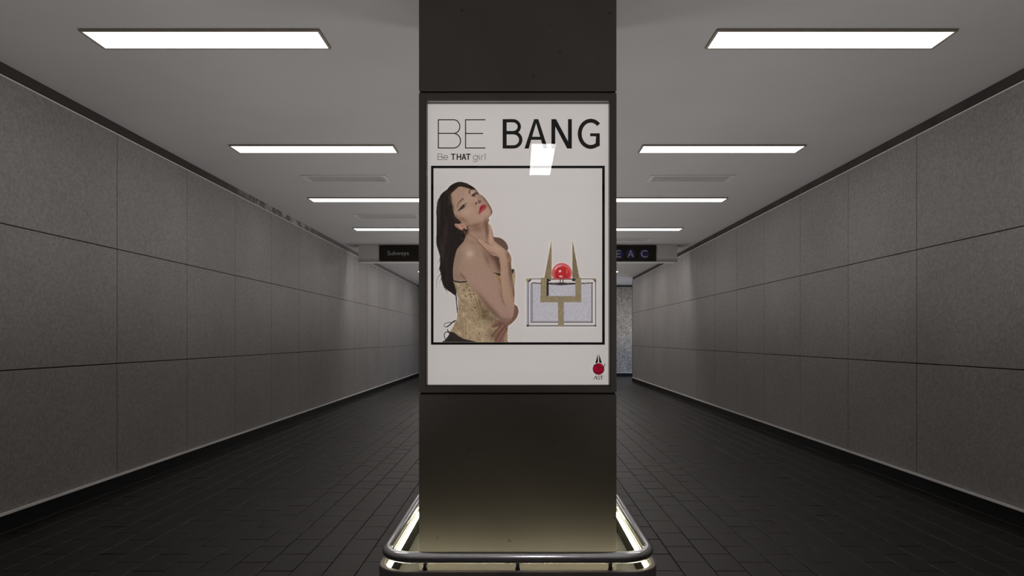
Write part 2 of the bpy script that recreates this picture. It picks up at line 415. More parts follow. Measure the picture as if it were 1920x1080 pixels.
def text_mesh(body, size, bold=0.0, spacing=1.0):
    cu = bpy.data.curves.new('t', 'FONT'); cu.body = body; cu.size = size; cu.offset = bold; cu.space_character = spacing
    cu.resolution_u = 6; cu.fill_mode = 'FRONT'
    o = bpy.data.objects.new('t', cu); C.objects.link(o)
    bpy.context.view_layer.update()
    me = bpy.data.meshes.new_from_object(o.evaluated_get(bpy.context.evaluated_depsgraph_get()))
    bpy.data.objects.remove(o); return me
def place_text(body, x0, x1, z_base, cap, y, m, parent, name, bold=0.0):
    """fits the body between x0 and x1, capital height cap, standing in the plane y facing the camera"""
    me = text_mesh(body, 1.0, bold)
    n = len(me.vertices); co = np.zeros(n*3); me.vertices.foreach_get('co', co); co = co.reshape(-1, 3)
    mh = text_mesh('H', 1.0, bold); ch = np.zeros(len(mh.vertices)*3); mh.vertices.foreach_get('co', ch); caph = ch.reshape(-1, 3)[:, 1].max()
    sx = (x1-x0)/(co[:, 0].max()-co[:, 0].min()); sz = cap/caph
    L = parent.location if parent else Vector((0, 0, 0))
    X = x0 + (co[:, 0]-co[:, 0].min())*sx - L.x; Z = z_base + co[:, 1]*sz - L.z
    me.vertices.foreach_set('co', np.stack([X, np.full(n, y - L.y), Z], 1).ravel()); me.update()
    me.name = name; me.materials.clear(); me.materials.append(m)
    return link(bpy.data.objects.new(name, me), parent)
place_text('Subways', (726.3-VPX)*12.01/F, (766.5-VPX)*12.01/F, EYE + (VPY-478.3)*12.01/F, 7.7*12.01/F, 12.0105, M_letter, t, 'lettering').parent = face
def disc(cx, cz, r, y, n=40): return [(cx + r*math.cos(2*math.pi*k/n), y, cz + r*math.sin(2*math.pi*k/n)) for k in range(n)]
for ch, px in (('E', 1159.5), ('A', 1182.6), ('C', 1208.0)):
    cx = (px-VPX)*12.01/F; cz = EYE + (VPY-475.9)*12.01/F
    mb = MB(); mb.poly(disc(cx, cz, 0.088, 12.0112)); mb.build('line_bullet', M_bullet, t, fix=False).parent = face
    hw = {'E': 4.6, 'A': 6.2, 'C': 6.2}[ch]*12.01/F
    place_text(ch, cx-hw, cx+hw, cz-0.063, 0.126, 12.0100, M_letter, t, 'lettering').parent = face

# ------------------------------------------------------------------ pillar
t = empty('advertising_pillar', (PX, PCY, 0.02), 'square dark brown pillar with a lit poster case on its front, standing inside a chrome rail', 'pillar')
zl, zu = 0.950, 2.240
mb = MB(); mb.box(PX-PW, PX+PW, PY0+0.001, PY1, 0.101, zl-0.003, 0.003); mb.build('lower_cladding', M_pillar, t)
mb = MB(); mb.box(PX-PW, PX+PW, PY0+0.001, PY1, zu+0.004, H, 0.003); mb.build('upper_cladding', M_pillar, t)
mb = MB(); mb.box(PX-PW+0.006, PX+PW-0.006, PY0+0.008, PY1-0.01, zl-0.0029, zl+0.0049); mb.box(PX-PW+0.006, PX+PW-0.006, PY0+0.008, PY1-0.01, zu-0.0049, zu+0.0039); mb.build('groove', M_groove, t)
xl, xr, zb, zt = -0.3964, 0.3942, 0.982, 2.2057
yp = 2.889
mb = MB()
fz0, fz1 = zl+0.005, zu-0.005
mb.box(PX-PW, xl, PY0, PY1, fz0, fz1, 0.002); mb.box(xr, PX+PW, PY0, PY1, fz0, fz1, 0.002)
mb.box(xl, xr, PY0+0.0003, PY1, fz0, zb, 0.0015); mb.box(xl, xr, PY0+0.0003, PY1, zt, fz1, 0.0015)
mb.box(xl, xr, yp+0.012, PY1-0.001, zb, zt)
mb.build('display_frame', M_pillar, t)
mb = MB()
for (a, b, c, d) in ((xl+0.0002, xl+0.004, zb, zt), (xr-0.004, xr-0.0002, zb, zt), (xl+0.004, xr-0.004, zb, zb+0.004), (xl+0.004, xr-0.004, zt-0.004, zt-0.0002)):
    mb.box(a, b, PY0+0.006, yp+0.011, c, d)
mb.build('inner_lip', M_reveal, t)
m, nt, p = mat('display glass'); nt.nodes.remove(p)
fr = nd(nt, 'ShaderNodeFresnel'); fr.inputs[0].default_value = 1.5
tr = nd(nt, 'ShaderNodeBsdfTransparent'); tr.inputs[0].default_value = (0.97, 0.97, 0.97, 1)
gl = nd(nt, 'ShaderNodeBsdfGlossy'); gl.inputs['Roughness'].default_value = 0.0
mx = nd(nt, 'ShaderNodeMixShader'); nt.links.new(fr.outputs[0], mx.inputs[0]); nt.links.new(tr.outputs[0], mx.inputs[1]); nt.links.new(gl.outputs[0], mx.inputs[2])
nt.links.new(mx.outputs[0], nt.nodes['Material Output'].inputs[0])
M_glass = m
mb = MB(); mb.box(xl+0.0042, xr-0.0042, PY0+0.005, PY0+0.0088, zb+0.0042, zt-0.0042); mb.build('glass_pane', M_glass, t)

# ------------------------------------------------------------------ poster
PAPER = (184, 179, 176)
pl = sum(lin(c) for c in PAPER)/3.0
def ink(r, g, b):            # photographed colour -> ink reflectance (paper = 0.85)
    return tuple(float(v) for v in np.array([lin(r), lin(g), lin(b)])/pl*0.85) + (1,)
def print_mat(name, col=None, attr=None):
    m, nt, p = mat(name)
    if attr:
        a = nd(nt, 'ShaderNodeAttribute'); a.attribute_name = attr
        nt.links.new(a.outputs['Color'], p.inputs['Base Color']); nt.links.new(a.outputs['Color'], p.inputs['Emission Color'])
    else:
        p.inputs['Base Color'].default_value = col; p.inputs['Emission Color'].default_value = col
    p.inputs['Emission Strength'].default_value = BACKLIGHT
    p.inputs['Roughness'].default_value = 0.8; p.inputs['Specular IOR Level'].default_value = 0.1
    return m
PS = yp - 0.0005
def P(px, py, y=PS): return ((px-VPX)*PS/F, y, EYE + (VPY-py)*PS/F)
M_paper = print_mat('poster paper', ink(*PAPER))
M_ink = print_mat('poster black ink', ink(4, 4, 3))
poster = empty('poster', ((xl+xr)/2, yp+0.004, zb+0.004), 'large backlit poster of a dark-haired woman in a gold corset, headed BE BANG', 'poster')
mb = MB(); mb.box(xl+0.0042, xr-0.0042, yp, yp+0.010, zb+0.0042, zt-0.0042); mb.build('paper_sheet', M_paper, poster)

def shape(polys, m, name, layer=1, parent=poster):
    """flat printed shapes in poster pixels, triangulated"""
    mb = MB(); y = PS - 0.0003*layer
    for pg in polys:
        bm = bmesh.new(); vs = [bm.verts.new(P(x, yy, y)) for x, yy in pg]
        f = bm.faces.new(vs); bmesh.ops.triangulate(bm, faces=[f], ngon_method='EAR_CLIP'); mb.addbm(bm)
    o = mb.build(name, m, parent, fix=False); return o
def stroke(pts, w, cap=0.0):
    """quads for a mitred polyline"""
    out = []
    pts = [np.array(p, float) for p in pts]; n = len(pts)
    closed = np.allclose(pts[0], pts[-1])
    if closed: pts = pts[:-1]; n -= 1
    L, R = [], []
    for i in range(n):
        a = pts[i-1] if (i > 0 or closed) else None; b = pts[(i+1) % n] if (i < n-1 or closed) else None
        d1 = (pts[i]-a)/np.linalg.norm(pts[i]-a) if a is not None else None
        d2 = (b-pts[i])/np.linalg.norm(b-pts[i]) if b is not None else None
        if d1 is None: d1 = d2
        if d2 is None: d2 = d1
        n1 = np.array([-d1[1], d1[0]]); n2 = np.array([-d2[1], d2[0]]); mm = n1+n2; mm /= np.linalg.norm(mm)
        q = w/2/max(0.35, mm.dot(n1))
        L.append(pts[i]+mm*q); R.append(pts[i]-mm*q)
    m = n if closed else n-1
    for i in range(m):
        j = (i+1) % n; out.append([tuple(L[i]), tuple(L[j]), tuple(R[j]), tuple(R[i])])
    return out
def arc(cx, cy, rx, ry, a0, a1, n=16):
    return [(cx + rx*math.cos(math.radians(a0+(a1-a0)*k/n)), cy - ry*math.sin(math.radians(a0+(a1-a0)*k/n))) for k in range(n+1)]
def bar(x0, x1, y0, y1): return [(x0, y0), (x1, y0), (x1, y1), (x0, y1)]
head = []
words = []
# thin BE
wd = 1.9
head += stroke([(821.9, 224.6)] + arc(851.0, 237.4, 11.2, 12.8, 90, -90) + [(821.9, 250.2), (821.9, 224.6)], wd)
head += stroke([(821.9, 250.2)] + arc(850.5, 263.9, 13.0, 13.7, 90, -90) + [(821.9, 277.6), (821.9, 250.2)], wd)
head += stroke([(910.2, 224.6), (872.9, 224.6), (872.9, 277.6), (910.2, 277.6)], wd) + stroke([(872.9, 250.4), (905.7, 250.4)], wd)
words.append(head); head = []
# heavy BANG
wb = 7.6
head += [[(942.5, 223.4), (950.0, 223.4), (950.0, 278.6), (942.5, 278.6)]]
head += stroke([(949, 226.4), (960, 226.4)] + arc(961.5, 237.6, 12.2, 11.2, 80, -80) + [(960, 248.8), (949, 248.8)], 6.2)
head += stroke([(949, 248.8), (961, 248.8)] + arc(962.5, 262.2, 13.9, 13.3, 80, -80) + [(960, 275.5), (949, 275.5)], 6.4)
head += [[(983.3, 278.6), (1001.5, 223.4), (1009.3, 223.4), (1005.2, 231.2), (991.2, 278.6)], [(1001.5, 223.4), (1009.3, 223.4), (1027.2, 278.6), (1019.2, 278.6), (1005.2, 231.2)],
         [(993.0, 256.4), (1017.0, 256.4), (1018.6, 262.2), (992.0, 262.2)]]
head += [[(1033.8, 223.4), (1041.3, 223.4), (1041.0, 278.6), (1033.8, 278.6)], [(1065.0, 223.4), (1072.2, 223.4), (1072.2, 278.6), (1065.0, 278.6)],
         [(1033.8, 223.4), (1042.6, 223.4), (1072.2, 278.6), (1063.4, 278.6)]]
head += stroke(arc(1107.6, 251.0, 20.6, 24.6, 44, 303, 28), 7.4)
head += [bar(1106.6, 1124.6, 250.0, 255.6), [(1117.6, 255.0), (1124.6, 255.0), (1124.6, 273.4), (1120.0, 275.6), (1116.6, 269.0)]]
words.append(head); head = []
# tag line
w2 = 0.85
head += stroke([(820.9, 288.6)] + arc(826.3, 291.3, 2.8, 2.7, 90, -90, 8) + [(820.9, 294.0), (820.9, 288.6)], w2) + stroke([(820.9, 294.0)] + arc(826.8, 296.8, 3.0, 2.8, 90, -90, 8) + [(820.9, 299.6), (820.9, 294.0)], w2)
head += stroke([(831.6, 295.6), (839.7, 295.6)] + arc(835.6, 295.5, 4.1, 4.1, 10, 320, 16), w2)
head += [bar(845.6, 854.0, 288.2, 290.1), bar(848.8, 850.9, 288.2, 299.8), bar(856.2, 858.3, 288.2, 299.8), bar(862.7, 864.8, 288.2, 299.8), bar(856.2, 864.8, 293, 294.9),
         [(865.4, 299.8), (868.7, 288.2), (870.4, 288.2), (867.6, 299.8)], [(868.7, 288.2), (870.8, 288.2), (874.4, 299.8), (872.2, 299.8)], bar(867.4, 872.4, 295.2, 297.0),
         bar(873.6, 882.4, 288.2, 290.1), bar(877.0, 879.1, 288.2, 299.8)]
head += stroke(arc(891.3, 295.4, 4.1, 4.1, 0, 360, 20), w2) + stroke([(895.6, 291.0), (895.6, 300.0)] + arc(891.3, 299.8, 4.3, 3.4, 0, -160, 10), w2)
head += stroke([(898.8, 291.2), (898.8, 299.8)], w2) + stroke([(898.8, 287.9), (898.8, 288.9)], w2) + stroke([(902.6, 299.8), (902.6, 294.5)] + arc(905.2, 293.9, 2.6, 2.6, 180, 90, 6) + [(906.2, 291.3)], w2) + stroke([(909.8, 287.4), (909.8, 299.8)], w2)
# a tiny step per letter avoids coincident faces; order of drawing does not matter for one ink
for wd_ in words: shape(wd_, M_ink, 'headline_word')
shape(head, M_ink, 'tagline')
b0, b1, t0, t1 = 808.2, 1133.9, 310.9, 646.3; i0_, i1_, j0, j1 = 812.9, 1129.0, 315.7, 641.8
shape([bar(b0, b1, t0, j0), bar(b0, b1, j1, t1), bar(b0, i0_, j0, j1), bar(i1_, b1, j0, j1)], M_ink, 'picture_border', 5)

# ---- raster printing on a fine vertex grid
class Canvas:
    def __init__(s, x0, x1, y0, y1, cell):
        s.x = np.arange(x0, x1+1e-6, cell); s.y = np.arange(y0, y1+1e-6, cell); s.cell = cell
        s.X, s.Y = np.meshgrid(s.x, s.y); s.c = np.tile(np.array(PAPER, float), (len(s.y), len(s.x), 1)); s.a = np.zeros(s.X.shape)
    def blur(s, m, sig):
        sig = sig/s.cell
        if sig < 0.25: return m
        r = int(3*sig)+1; k = np.exp(-0.5*(np.arange(-r, r+1)/sig)**2); k /= k.sum()
        p_ = np.pad(m, ((r, r), (0, 0)), mode='edge'); o = sum(k[i]*p_[i:i+m.shape[0]] for i in range(2*r+1))
        p_ = np.pad(o, ((0, 0), (r, r)), mode='edge'); return sum(k[i]*p_[:, i:i+m.shape[1]] for i in range(2*r+1))
    def inside(s, pts):
        m = np.zeros(s.X.shape, bool); n = len(pts)
        for i in range(n):
            x1, y1 = pts[i]; x2, y2 = pts[(i+1) % n]
            if y1 == y2: continue
            cnd = (s.Y > min(y1, y2)) & (s.Y <= max(y1, y2))
            xi = x1 + (s.Y-y1)*(x2-x1)/(y2-y1)
            m ^= cnd & (s.X < xi)
        return m.astype(float)
    def poly(s, pts, soft=0.35, smooth=True):
        if smooth: pts = catmull(pts)
        return s.blur(s.inside(pts), soft)
    def line(s, pts, w0, w1=None, soft=0.4, smooth=True):
        if w1 is None: w1 = w0
        if smooth and len(pts) > 2: pts = catmull(pts, closed=False)
        m = np.zeros(s.X.shape); n = len(pts)
        for i in range(n-1):
            a = np.array(pts[i], float); b = np.array(pts[i+1], float); wa = w0+(w1-w0)*i/(n-1); wb_ = w0+(w1-w0)*(i+1)/(n-1)
            pad = max(wa, wb_)+soft*2+0.5
            cx0 = np.searchsorted(s.x, min(a[0], b[0])-pad); cx1 = np.searchsorted(s.x, max(a[0], b[0])+pad)
            cy0 = np.searchsorted(s.y, min(a[1], b[1])-pad); cy1 = np.searchsorted(s.y, max(a[1], b[1])+pad)
            if cx1 <= cx0 or cy1 <= cy0: continue
            X = s.X[cy0:cy1, cx0:cx1]; Y = s.Y[cy0:cy1, cx0:cx1]; d = b-a; L = d.dot(d)+1e-9
            t_ = np.clip(((X-a[0])*d[0]+(Y-a[1])*d[1])/L, 0, 1); dist = np.hypot(X-a[0]-t_*d[0], Y-a[1]-t_*d[1])
            ww = (wa+(wb_-wa)*t_)/2
            v = np.clip((ww-dist)/soft+0.5, 0, 1)*np.clip(ww*2/0.5, 0, 1)
            m[cy0:cy1, cx0:cx1] = np.maximum(m[cy0:cy1, cx0:cx1], v)
        return m
    def blob(s, x, y, rx, ry, rot=0.0, hard=1.0):
        c_, n_ = math.cos(math.radians(rot)), math.sin(math.radians(rot)); dx, dy = s.X-x, s.Y-y
        u, v = (dx*c_+dy*n_)/rx, (-dx*n_+dy*c_)/ry
        return np.exp(-(u*u+v*v)**hard)
    def paint(s, m, col, alpha=True):
        m3 = np.clip(m, 0, 1)[..., None]; s.c = s.c*(1-m3)+np.array(col, float)*m3
        if alpha: s.a = np.maximum(s.a, np.clip(m, 0, 1))
    def mul(s, m, k): s.c *= (1+(np.array(k, float)-1)*np.clip(m, 0, 1)[..., None])
    def noise(s, sig, seed):
        r = np.random.default_rng(seed).standard_normal(s.X.shape); r = s.blur(r, sig); return r/r.std()
    def build(s, name, parent, layer):
        ny, nx = s.X.shape; y = PS - 0.0003*layer; L = parent.location
        co = np.stack([(s.X-VPX)*PS/F-L.x, np.full(s.X.shape, y-L.y), EYE+(VPY-s.Y)*PS/F-L.z], -1).reshape(-1, 3)
        idx = np.arange(ny*nx).reshape(ny, nx)
        A = s.a > 0.02; q = A[:-1, :-1] | A[1:, :-1] | A[:-1, 1:] | A[1:, 1:]
        f = np.stack([idx[:-1, :-1][q], idx[1:, :-1][q], idx[1:, 1:][q], idx[:-1, 1:][q]], 1)
        used = np.unique(f); remap = np.zeros(ny*nx, int); remap[used] = np.arange(len(used))
        me = bpy.data.meshes.new(name); me.vertices.add(len(used)); me.vertices.foreach_set('co', co[used].astype(np.float32).ravel())
        me.loops.add(f.size); me.loops.foreach_set('vertex_index', remap[f].ravel().astype(np.int32))
        me.polygons.add(len(f)); me.polygons.foreach_set('loop_start', np.arange(0, f.size, 4, dtype=np.int32)); 
        me.update(calc_edges=True)
        c = np.clip(s.c.reshape(-1, 3)[used], 0, 255)/255.0
        l = np.where(c <= 0.04045, c/12.92, ((c+0.055)/1.055)**2.4)/pl*0.85
        ca = me.color_attributes.new('print', 'FLOAT_COLOR', 'POINT')
        ca.data.foreach_set('color', np.concatenate([l, np.ones((len(l), 1))], 1).astype(np.float32).ravel())
        me.materials.append(M_print); return link(bpy.data.objects.new(name, me), parent)
def catmull(pts, closed=True, n=6):
    pts = [np.array(p, float) for p in pts]; out = []; N = len(pts)
    rngi = range(N) if closed else range(N-1)
    for i in rngi:
        if closed: p0, p1, p2, p3 = pts[i-1], pts[i], pts[(i+1) % N], pts[(i+2) % N]
        else: p0, p1, p2, p3 = pts[max(i-1, 0)], pts[i], pts[i+1], pts[min(i+2, N-1)]
        for k in range(n):
            t_ = k/n
            out.append(tuple(0.5*((2*p1)+(-p0+p2)*t_+(2*p0-5*p1+4*p2-p3)*t_**2+(-p0+3*p1-3*p2+p3)*t_**3)))
    if not closed: out.append(tuple(pts[-1]))
    return out
M_print = print_mat('poster colour print', attr='print')
def z1(*p): return [(815+a/9.0, 335+b/9.0) for a, b in p]
def z2(*p): return [(810+a/8.306, 430+b/8.306) for a, b in p]
def z3(*p): return [(820+a/10.8, 550+b/10.8) for a, b in p]
def z4(*p): return [(850+a/18.0, 370+b/18.0) for a, b in p]

cv = Canvas(816, 976, 339, 641.8, 0.5)
# ribbons behind
for pts, ww in ((z3((310, 0), (370, 45), (385, 150), (400, 300), (407, 390)), 1.6), (z3((390, 20), (400, 120), (430, 200), (415, 330)), 0.7),
                (z3((370, 550), (330, 570), (260, 640), (180, 682), (140, 660), (150, 620), (220, 590), (300, 590), (350, 580)), 1.1),
                (z3((370, 550), (320, 575), (250, 640), (190, 680)), 2.0)):
    cv.paint(cv.line(pts, ww), (28, 26, 25))
# hair
hair = z1((410, 55), (330, 80), (260, 125), (210, 185), (150, 225), (100, 280), (65, 360), (40, 450), (30, 560), (35, 700), (35, 850), (30, 1000)) + \
    z2((68, 160), (75, 250), (108, 360), (125, 430), (125, 540), (118, 620), (140, 700), (150, 790), (180, 880), (240, 945), (300, 985), (366, 1028), (378, 1000), (375, 900), (350, 750), (350, 500), (420, 300), (560, 130)) + \
    z1((620, 700), (760, 300), (745, 262), (700, 190), (640, 135), (560, 95), (480, 62))
hm = cv.poly(hair, 0.4)
cv.paint(hm, (26, 21, 19))
left = catmull(z1((400, 60), (260, 125), (150, 225), (65, 360), (30, 560), (35, 850)) + z2((72, 250), (125, 430), (125, 560), (150, 790), (180, 880), (300, 985)), False, 10)
right = catmull(z1((440, 60), (330, 180), (260, 290), (290, 500), (340, 680), (420, 860), (480, 1050)) + z2((400, 290), (350, 400), (330, 560), (325, 700), (345, 860), (372, 1010)), False, 10)
nn = min(len(left), len(right)); li = np.array([left[int(i*(len(left)-1)/(nn-1))] for i in range(nn)]); ri = np.array([right[int(i*(len(right)-1)/(nn-1))] for i in range(nn)])
hr = np.random.default_rng(5)
for k in range(150):
    u = hr.uniform(0.02, 0.98); s0 = hr.integers(0, nn-16); e0 = min(nn-1, s0+hr.integers(10, 40)); du = hr.uniform(-0.10, 0.10)
    ts = np.linspace(0, 1, e0-s0); uu = np.clip(u+du*ts, 0, 1)[:, None]
    pts = li[s0:e0]*(1-uu)+ri[s0:e0]*uu
    pts = [tuple(q) for q in pts[::3]]
    if len(pts) < 3: continue
    bright = hr.choice([0, 1], p=[0.45, 0.55]); col = (56+hr.uniform(-8, 10), 47, 43) if bright else (14, 11, 10)
    cv.paint(cv.line(pts, hr.uniform(0.5, 1.6), 0.3)*hr.uniform(0.15, 0.42)*hm, col, False)
for (x, y, rx, ry, ro, a) in ((822, 400, 3.5, 30, 0, .5), (835, 440, 4, 26, 8, .35), (845, 375, 5, 14, 30, .35), (829, 470, 4, 25, -10, .4), (868, 348, 14, 4, -8, .35)):
    cv.paint(cv.blob(x, y, rx, ry, ro)*a*hm, (72, 62, 58), False)
# wisps
for p_ in (z2((130, 560), (110, 620), (95, 670)), z2((140, 690), (90, 760), (72, 850), (70, 930)), z2((150, 750), (130, 800), (108, 860)), z2((180, 890), (200, 930), (212, 970)), z2((210, 920), (235, 970), (240, 1005)),
           z1((70, 340), (45, 390), (28, 440)), z2((128, 440), (110, 500), (85, 545)), z1((520, 75), (560, 90), (600, 115))):
    cv.paint(cv.line(p_, 1.1, 0.3), (35, 30, 28))
# corset
cors = z2((328, 790), (440, 812), (545, 812), (700, 850), (1000, 700), (960, 678), (1060, 715), (1240, 690), (1270, 625), (1290, 640), (1299, 740), (1290, 860), (1280, 900)) + \
    z3((1560, 200), (1500, 600), (1436, 655), (1425, 800), (1418, 955), (1390, 996), (770, 996), (700, 965), (560, 935), (430, 880), (330, 800), (250, 782), (310, 700), (350, 620), (395, 520), (405, 440), (430, 340), (440, 230), (430, 120), (400, 0)) + z2((370, 930), (350, 860))
cm = cv.poly(cors, 0.35)
cv.paint(cm, (146, 128, 104))
n1 = cv.noise(2.2, 3); n2 = cv.noise(0.9, 4)
cv.paint(np.clip(n1*0.25, 0, 0.42)*cm, (116, 97, 70), False); cv.paint(np.clip(-n1*0.26, 0, 0.55)*cm, (178, 163, 136), False); cv.paint(np.clip(n2*0.2, 0, 0.35)*cm, (122, 104, 78), False)
def shade(x, y, rx, ry, rot, a, col, msk): cv.paint(cv.blob(x, y, rx, ry, rot)*a*msk, col, False)
shade(858, 565, 5, 35, -8, 0.4, (98, 82, 60), cm); shade(908, 588, 12, 14, 35, 0.75, (82, 66, 44), cm); shade(898, 570, 10, 16, 35, 0.6, (95, 76, 52), cm)
shade(922, 598, 8, 6, 0, 0.6, (78, 60, 42), cm); shade(924, 630, 8, 14, 10, 0.5, (88, 68, 48), cm); shade(948, 630, 5, 14, 0, 0.4, (120, 95, 78), cm)
shade(884, 612, 14, 12, 0, 0.35, (160, 145, 115), cm); shade(852, 612, 9, 12, 20, .4, (120, 100, 72), cm); shade(880, 560, 8, 24, -20, .35, (165, 152, 126), cm)
shade(967, 530, 4, 14, 0, .5, (168, 158, 140), cm); shade(933, 528, 5, 9, 0, .6, (128, 95, 60), cm)
for a, b, r1, r2 in ((655, 25, 26, 18), (680, 80, 26, 10), (735, 25, 14, 24), (735, 140, 13, 26), (780, 145, 14, 30), (685, 140, 14, 26), (740, 228, 24, 12), (765, 290, 26, 26), (785, 360, 22, 14), (765, 415, 12, 30), (825, 420, 16, 10), (815, 472, 24, 8),
                       (820, 540, 32, 14), (930, 530, 22, 10), (940, 560, 20, 7), (960, 645, 26, 6), (1035, 645, 22, 8), (855, 655, 22, 8), (850, 815, 30, 20), (770, 835, 16, 12), (730, 830, 12, 10), (990, 845, 22, 24), (870, 890, 16, 8), (590, 805, 16, 22), (590, 880, 14, 10),
                       (580, 60, 14, 26), (620, 40, 10, 24), (700, 340, 14, 30), (620, 150, 10, 22), (510, 450, 18, 10), (495, 640, 16, 10), (1000, 560, 16, 10), (420, 715, 12, 20), (500, 820, 14, 16), (660, 230, 12, 14)):
    x, y = 820+a/10.8, 550+b/10.8
    cv.paint(cv.blob(x, y, r1/10.8, r2/10.8, 0, 2.5)*0.65*cm, (98, 76, 48), False)
    cv.paint(np.clip(cv.blob(x, y, r1/10.8+1.0, r2/10.8+1.0, 0, 3)-cv.blob(x, y, r1/10.8+.3, r2/10.8+.3, 0, 3), 0, 1)*0.45*cm, (190, 176, 150), False)
for a, b in ((545, 860), (575, 950), (600, 1010), (540, 905), (650, 1005), (520, 1040), (580, 880), (640, 950), (610, 1050), (500, 950)):
    cv.paint(cv.blob(810+a/8.306, 430+b/8.306, 2.2, 2.4, 0, 2.5)*0.6*cm, (100, 78, 50), False)
for p_ in (z3((450, 120), (480, 250), (540, 400), (560, 600), (560, 900)), z3((800, 60), (860, 300), (890, 500), (930, 700), (940, 980)), z3((560, 430), (640, 520), (740, 570), (880, 640)), z3((640, 600), (625, 750), (640, 900)), z3((890, 420), (1000, 410), (1100, 400)), z3((1130, 450), (1140, 600), (1125, 960))):
    cv.paint(cv.line(p_, 1.3)*0.5*cm, (168, 152, 122), False); cv.paint(cv.line([(q[0]+1.1, q[1]+.4) for q in p_], 0.9)*0.5*cm, (95, 76, 50), False)
for k in range(46):
    x = hr.uniform(858, 870); y = hr.uniform(545, 640); L_ = hr.uniform(4, 10); sg = hr.choice([0, 1])
    if y > 590: x -= (y-590)*0.16*2
    if y > 585: p_ = [(x-6, y-6), (x, y), (x+8, y+6)]
    else: p_ = [(x-4, y-1), (x, y+0.5), (x+L_*0.6, y+2.5)]
    cv.paint(cv.line(p_, 0.9, 0.5)*0.45*cm, (96, 78, 54) if sg else (166, 150, 124), False)
cv.paint(cv.line(z2((330, 790), (350, 806), (440, 822), (545, 812)), 2.6), (30, 27, 25))
cv.paint(cv.poly(z2((955, 672), (1010, 683), (1070, 698), (1070, 722), (1000, 697)), 0.3), (28, 25, 22)); cv.paint(cv.poly(z2((1238, 618), (1278, 622), (1268, 670), (1248, 702), (1240, 690)), 0.3, False), (34, 30, 28))
# skirt
sk = z3((210, 740), (235, 775), (330, 792), (430, 868), (560, 928), (700, 960), (775, 1000), (140, 1000), (165, 940), (195, 895), (240, 830), (225, 780))
cv.paint(cv.poly(sk, 0.35), (42, 37, 34))
cv.paint(cv.line(z3((235, 790), (185, 780), (145, 820), (145, 880), (165, 935)), 1.5), (28, 25, 24)); cv.paint(cv.line(z3((205, 738), (225, 775)), 1.8), (28, 25, 24))
# ---- skin
far_sh = z2((930, 115), (975, 122), (1060, 135), (1135, 185), (1178, 255), (1178, 320), (1100, 420), (950, 300))
cv.paint(cv.poly(far_sh), (90, 70, 60))
# torso: neck, chest, back and shoulder
tor = z1((905, 670), (903, 745), (915, 775), (930, 900), (960, 1010)) + z2((960, 200), (1060, 420), (1072, 700), (1000, 690), (956, 674), (700, 850), (545, 808), (440, 808), (350, 797), (332, 770), (325, 660), (335, 540), (358, 420), (385, 325), (425, 265), (490, 190), (520, 130), (545, 60)) + z1((560, 850), (620, 600))
tm = cv.poly(tor)
cv.paint(tm, (142, 116, 100))
shade(*z2((920, 420))[0], 7, 24, -35, .65, (112, 82, 70), tm); shade(*z2((1020, 500))[0], 6, 24, -15, .95, (72, 52, 42), tm); shade(*z2((985, 590))[0], 5, 10, 0, .5, (130, 98, 82), tm)
shade(*z2((850, 460))[0], 4, 16, -22, .55, (100, 78, 66), tm); shade(*z2((970, 400))[0], 7, 7, 0, .6, (70, 52, 43), tm)
shade(*z1((880, 860))[0], 3.2, 17, -3, .8, (86, 60, 48), tm); shade(*z1((860, 750))[0], 6, 8, 0, .7, (98, 72, 58), tm); shade(*z1((700, 850))[0], 16, 7, -10, .7, (112, 82, 66), tm)
shade(*z1((640, 930))[0], 8, 7, 20, .5, (150, 122, 105), tm); shade(*z1((560, 880))[0], 2.2, 6, 0, .8, (70, 50, 40), tm)
shade(*z2((640, 210))[0], 12, 3.4, 10, .5, (120, 94, 78), tm)
shade(*z2((420, 380))[0], 8, 18, 12, .55, (118, 98, 84), tm); shade(*z2((370, 600))[0], 6, 22, 4, .5, (124, 106, 92), tm); shade(*z2((420, 740))[0], 12, 7, 10, .45, (112, 90, 76), tm)
shade(*z2((590, 380))[0], 7, 8, 0, .75, (182, 164, 150), tm); shade(*z2((540, 290))[0], 14, 7, -30, .4, (158, 132, 116), tm); shade(*z2((600, 480))[0], 14, 14, 0, .4, (154, 132, 116), tm)
bust = cv.poly(z2((955, 676), (1000, 690), (1068, 718), (1075, 860), (1040, 850), (1000, 780)), 0.35)
cv.paint(bust, (134, 106, 74)); cv.paint(cv.blob(*z2((985, 710))[0], 2.5, 3)*0.7*bust, (165, 148, 118), False)
cv.paint(cv.poly(z2((955, 670), (1010, 683), (1072, 698), (1072, 724), (1000, 699)), 0.3), (28, 25, 22))
# near arm
arm = z2((470, 720), (500, 560), (560, 420), (700, 300), (790, 440), (900, 610), (980, 710), (1040, 820), (1075, 920), (1100, 1080)) + \
    z3((1320, 60), (1380, 235), (1490, 160), (1560, 225), (1540, 430), (1510, 500), (1470, 552), (1400, 580), (1320, 574), (1230, 528), (1130, 445), (1060, 370), (960, 260), (860, 130), (790, 10)) + z2((640, 960), (600, 905), (545, 815), (500, 770))
am = cv.poly(arm)
soft = am*np.clip((cv.Y-478)/34, 0, 1)
cv.paint(soft, (144, 118, 103))
shade(*z2((760, 800))[0], 13, 22, -38, .5, (150, 120, 108), am); shade(*z3((1200, 250))[0], 12, 26, -40, .45, (146, 116, 105), am)
shade(*z3((980, 200))[0], 5, 30, -38, .75, (108, 84, 72), am); shade(*z3((1160, 400))[0], 5, 22, -48, .7, (100, 76, 66), am)
shade(*z3((1400, 540))[0], 16, 5, 0, .6, (98, 76, 66), am); shade(*z3((1420, 440))[0], 7, 6, 0, .5, (138, 108, 98), am); shade(*z3((1290, 60))[0], 3, 20, -16, .45, (120, 86, 74), am)
